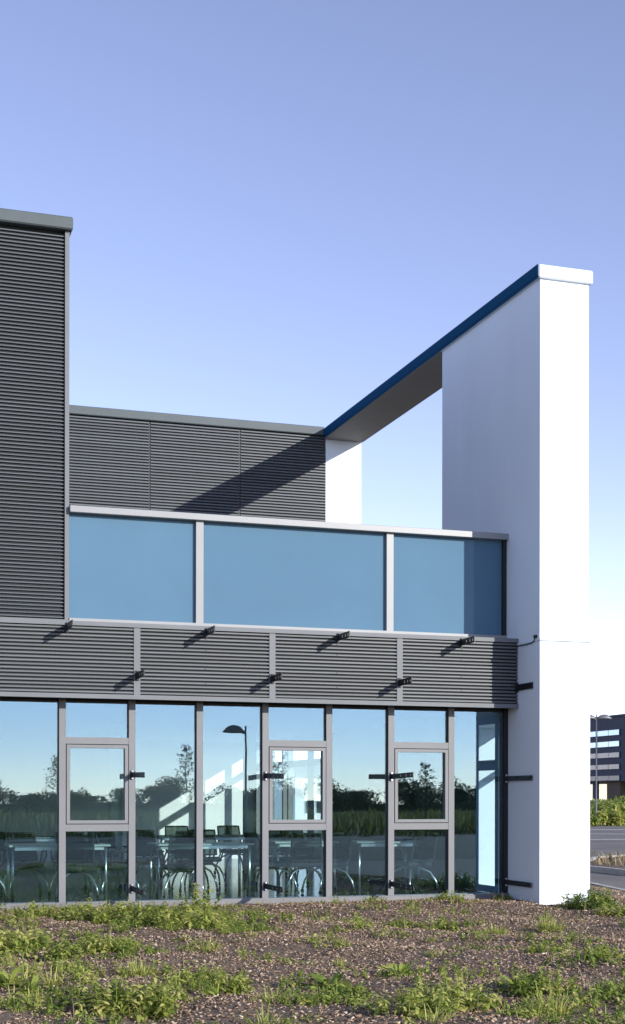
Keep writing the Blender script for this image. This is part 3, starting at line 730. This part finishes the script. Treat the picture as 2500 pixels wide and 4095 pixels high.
# ------------------------------------------------------------------ bark mulch and weeds in the bed
def chips(n, x0, x1, y0, y1, smin, smax):
    x = rng.uniform(x0, x1, n); y = rng.uniform(y0, y1, n)
    keep = (x < kerb_x(y)-0.1) & ~((x > XC-0.05) & (x < XR+0.05) & (y > YF-0.03)) & ~((x < XC) & (y > -0.15))
    patch = 0.5+0.5*np.sin(x*1.9+1.7*np.sin(y*1.3))*np.cos(y*2.1+1.2*np.sin(x*1.1)); keep &= rng.random(n) < 0.45+0.6*patch
    x, y = x[keep], y[keep]; n = len(x); z = bed_z(x, y)+rng.uniform(-.004, .016, n)
    L = rng.uniform(smin, smax, n); Wd = L*rng.uniform(.25, .6, n); Hh = L*rng.uniform(.10, .25, n)
    az = rng.uniform(0, 6.283, n); pt = rng.normal(0, .35, n); rl = rng.normal(0, .4, n)
    ca, sa, cp_, sp_, cr, sr = np.cos(az), np.sin(az), np.cos(pt), np.sin(pt), np.cos(rl), np.sin(rl)
    ex = np.stack([ca*cp_, sa*cp_, sp_], 1); ey = np.stack([-sa*cr, ca*cr, sr], 1); ez = np.cross(ex, ey)
    V = np.zeros((n, 8, 3)); c = np.stack([x, y, z], 1)
    for i, (a, b, d) in enumerate(((-1,-1,-1),(1,-1,-1),(1,1,-1),(-1,1,-1),(-1,-1,1),(1,-1,1),(1,1,1),(-1,1,1))):
        jit = rng.uniform(.55, 1.0, n)
        V[:, i] = c + ex*(a*L*.5*jit)[:,None] + ey*(b*Wd*.5*jit)[:,None] + ez*(d*Hh*.5)[:,None]
    Q = np.array([(0,3,2,1),(4,5,6,7),(0,1,5,4),(1,2,6,5),(2,3,7,6),(3,0,4,7)])
    F = (np.arange(n)[:,None,None]*8+Q[None]).reshape(-1,4)
    return V.reshape(-1,3), F, np.repeat(np.clip(rng.beta(2, 2.4, n), 0, 1), 8)
v, f, t = merge([chips(125000, -0.5, 14.5, -13.5, 0.2, .012, .055), chips(12000, 11.8, 14.5, -3.0, 6, .03, .07)])
finish(bpy.data.objects.new('bark_mulch', np_mesh('bark_mulch', v, f, M['chips'], t)), None, (0,0,0), label='brown bark mulch spread over the planting bed', cat='mulch', kind='stuff')

def rosette(n, L, Wd, t0, t1, spread=(.15, 1.1)):
    return leaf_arrays(np.zeros((n,3))+rng.normal(0,.012,(n,3)), rng.uniform(0,6.28,n), rng.uniform(*spread, n), L*rng.uniform(.5,1.1,n), Wd*rng.uniform(.6,1.2,n), rng.uniform(.2,.7,n), rng.uniform(t0,t1,n), prof=(.3,.8,1.0,.15))
def leafy(stems, r, h, leaf, t0, t1, per=16):
    P, A, Ln, T = [], [], [], []
    stalk = []
    for k in range(stems):
        a = random.uniform(0, 6.28); q = r*math.sqrt(random.random()); bx0 = np.array([q*math.cos(a), q*math.sin(a), 0.0])
        lean = rng.normal(0, .28, 2); hk = h*random.uniform(.55, 1.1)*(1-.45*q/r)
        tt = rng.uniform(.1, 1.0, per)
        pos = bx0 + np.stack([lean[0]*tt*hk, lean[1]*tt*hk, tt*hk], 1)
        P.append(pos); A.append(rng.uniform(0,6.28,per)); Ln.append(leaf*rng.uniform(.6,1.2,per)*(1.15-.5*tt)); T.append(np.clip(rng.uniform(t0,t1)+rng.normal(0,.14,per)+.15*(tt-.5), 0, 1))
        top = bx0+np.array([lean[0]*hk, lean[1]*hk, hk]); stalk.append((bx0, top))
    P, A, Ln, T = np.concatenate(P), np.concatenate(A), np.concatenate(Ln), np.concatenate(T)
    out = [leaf_arrays(P, A, rng.uniform(-.2,.8,len(P)), Ln, Ln*.42, rng.uniform(.2,.8,len(P)), T)]
    b = np.array([s_[0] for s_ in stalk]); e = np.array([s_[1] for s_ in stalk])-b; Ls = np.linalg.norm(e, axis=1)
    out.append(leaf_arrays(b, np.arctan2(e[:,1], e[:,0]), np.arcsin(np.clip(e[:,2]/Ls,-1,1)), Ls, .008, 0.0, np.full(len(b), .45), prof=(1,1,.8,.5)))
    return merge(out)
def grass(n, r, h, t0, t1):
    a = rng.uniform(0,6.28,n); q = r*np.sqrt(rng.random(n))*.5
    return leaf_arrays(np.stack([q*np.cos(a), q*np.sin(a), np.zeros(n)],1), a+rng.normal(0,.5,n), rng.uniform(.6,1.45,n), h*rng.uniform(.5,1.1,n), rng.uniform(.006,.013,n), rng.uniform(.1,.6,n), rng.uniform(t0,t1,n), prof=(1,.9,.6,.1))
def gpos(px, py):
    """place in the bed surveyed from the picture"""
    u = (px-1250)/5721.2; vv = -(py-3199.7)/5721.2; c, s = math.cos(YAW), math.sin(YAW); k = -(EYE-0.03)/vv
    return (c*u+s)*k, (-s*u+c)*k-DCAM
PL = [  # picture position, kind, size, label
 (130, 3672, 'leafy', .55, 'yellow-green leafy weed at the foot of the sill, leftmost of the row'),
 (300, 3680, 'leafy', .60, 'yellow-green leafy weed below the left opening window'),
 (430, 3690, 'leafy', .75, 'bushy yellow-green weed below the second mullion'),
 (520, 3690, 'leafy', .80, 'tall bright weed hiding the sill below the third bay'),
 (640, 3700, 'leafy', .80, 'wide bright weed clump below the third bay'),
 (740, 3720, 'leafy', .80, 'thick weed clump at the right of the row below the third mullion'),
 (795, 3680, 'tall', .80, 'tallest weed reaching up in front of the third mullion'),
 (850, 3700, 'leafy', .55, 'loose weed below the fourth bay at the end of the row'),
 (40, 3800, 'leafy', .80, 'grey-green weed at the left picture edge'),
 (30, 3960, 'rosette', .62, 'broad-leaved green plant at the left picture edge near the bottom'),
 (120, 3975, 'rosette', .45, 'small broad-leaved plant beside the larger one at lower left'),
 (270, 3830, 'leafy', .45, 'low spreading weed in the left of the bed'),
 (400, 3815, 'leafy', .55, 'low bright weed in the left of the bed, right of the spreading one'),
 (490, 3790, 'leafy', .42, 'small yellow-green weed behind the low bright one'),
 (270, 3895, 'leafy', .40, 'small round weed in bare mulch at lower left'),
 (555, 3890, 'grassy', .45, 'grassy tuft in the mulch left of centre'),
 (815, 3920, 'leafy', .50, 'dense olive weed near the centre of the bed'),
 (885, 3955, 'leafy', .55, 'wide olive weed lower in the centre of the bed'),
 (480, 4030, 'leafy', .70, 'large grey-green weed at the bottom left of centre'),
 (600, 4040, 'leafy', .60, 'pale weed at the bottom edge beside the large grey-green one'),
 (1320, 3935, 'rosette', .60, 'broad-leaved plant with pale leaves in the centre foreground'),
 (1405, 3945, 'rosette', .50, 'broad-leaved plant just right of the pale-leaved one'),
 (1600, 3885, 'rosette', .55, 'single large-leaved plant in the middle of the mulch'),
 (1610, 3700, 'leafy', .45, 'low dark green weed in front of the right windows'),
 (1755, 3705, 'leafy', .48, 'low green weed right of the dark one in front of the right windows'),
 (1795, 3615, 'leafy', .40, 'green weed touching the sill under the right opening window'),
 (2000, 3600, 'leafy', .30, 'thin weed at the foot of the corner post'),
 (2365, 3640, 'bush', .72, 'bushy dark green plant at the right foot of the white wall'),
 (2460, 3660, 'leafy', .50, 'yellowish weed beside the bushy plant at the right edge'),
 (1985, 3730, 'grassy', .38, 'yellow grassy tuft in front of the corner'),
 (2200, 3710, 'grassy', .50, 'pale yellow sprawling tuft in front of the white wall'),
 (2085, 3970, 'rosette', .62, 'spiky green plant in the right foreground'),
 (2180, 3975, 'leafy', .55, 'green weed right of the spiky plant in the foreground'),
 (1790, 4030, 'leafy', .62, 'bright green weed at the bottom right of centre'),
 (1850, 4010, 'leafy', .55, 'green weed just right of the bright one at the bottom'),
 (1660, 4070, 'leafy', .55, 'leafy weed cut by the bottom edge of the picture'),
 (2210, 4040, 'grassy', .50, 'grassy weed at the bottom right'),
 (2180, 3815, 'leafy', .38, 'small yellow-green weed right of the bed centre'),
 (2420, 3850, 'leafy', .42, 'small weed near the right edge of the bed'),
]
for px, py, kd, sz, lb in PL:
    x, y = gpos(px, py); y = min(y, -0.28)
    if kd == 'leafy': a = leafy(int(26+60*sz*sz), .55*sz, .50*sz, .105*sz+.02, .35, .95, 15)
    elif kd == 'tall': a = leafy(14, .22, .85, .10, .35, .8, 22)
    elif kd == 'bush': a = leafy(90, .42, .42, .09, .05, .7, 18)
    elif kd == 'rosette': a = merge([rosette(34, .62*sz, .13*sz, .25, .85), leafy(10, .3*sz, .2*sz, .06, .3, .9, 10)])
    else: a = merge([grass(170, .6*sz, .6*sz, .5, 1.0), leafy(12, .4*sz, .25*sz, .05, .5, 1.0, 10)])
    z = float(bed_z(x, y))-0.01
    finish(bpy.data.objects.new('weed_plant', np_mesh('weed_plant', *a[:2], M['leaf'], a[2])), None, (x, y, z), label=lb, cat='weed', group='weeds in the planting bed')
# small weeds nobody could count
pool = [leafy(9, .16, .13, .05, .3, 1.0, 11), leafy(14, .24, .16, .055, .25, .9, 11), leafy(6, .10, .18, .05, .45, 1.0, 10), grass(40, .16, .20, .4, 1.0), rosette(12, .16, .045, .3, .95), leafy(20, .30, .14, .05, .2, .85, 11)]
parts = []
def bed_density(x, y):
    return 0.5+0.5*math.sin(x*0.8+1.1+1.3*math.sin(y*.6))*math.cos(y*0.75+.5*math.sin(x*.9))
cnt = 0
while cnt < 760:
    x = random.uniform(-.3, 14); y = random.uniform(-13, -.3)
    if x > kerb_x(y)-.2 or (x > XC-.3 and y > YF-.25): continue
    left = 1.25 if x < 5.0+0.18*(y+6) else 0.33
    near = 1.0 if y < -8.5 else .7
    if random.random() > bed_density(x, y)*left*near+(.04 if cnt < 420 else .25): continue
    v, f, t = pool[random.randrange(len(pool))]; a = random.uniform(0, 6.28); k = random.uniform(.6, 1.5) if cnt < 420 else random.uniform(.28, .6)
    ca, sa = math.cos(a)*k, math.sin(a)*k
    w = np.stack([v[:,0]*ca-v[:,1]*sa+x, v[:,0]*sa+v[:,1]*ca+y, v[:,2]*k+float(bed_z(x,y))-.005], 1)
    parts.append((w, f, np.clip(t+random.uniform(-.15,.15), 0, 1))); cnt += 1
v, f, t = merge(parts)
finish(bpy.data.objects.new('weed_cover', np_mesh('weed_cover', v, f, M['leaf'], t)), None, (0,0,0), label='scattered small weeds growing through the mulch', cat='weeds', kind='stuff')
n = 2200; x = rng.uniform(0,13.5,n); y = rng.uniform(-13,-.4,n); k = x < kerb_x(y)-.2; x, y = x[k], y[k]; n = len(x)
v, f, t = leaf_arrays(np.stack([x,y,bed_z(x,y)],1), rng.uniform(0,6.28,n), rng.uniform(.1,1.4,n), rng.uniform(.08,.32,n), rng.uniform(.004,.012,n), .3, rng.uniform(0,1,n), prof=(1,.9,.7,.3))
finish(bpy.data.objects.new('dry_stalks', np_mesh('dry_stalks', v, f, M['dry'], t)), None, (0,0,0), label='dry straw-coloured stalks lying in the mulch', cat='stalks', kind='stuff')
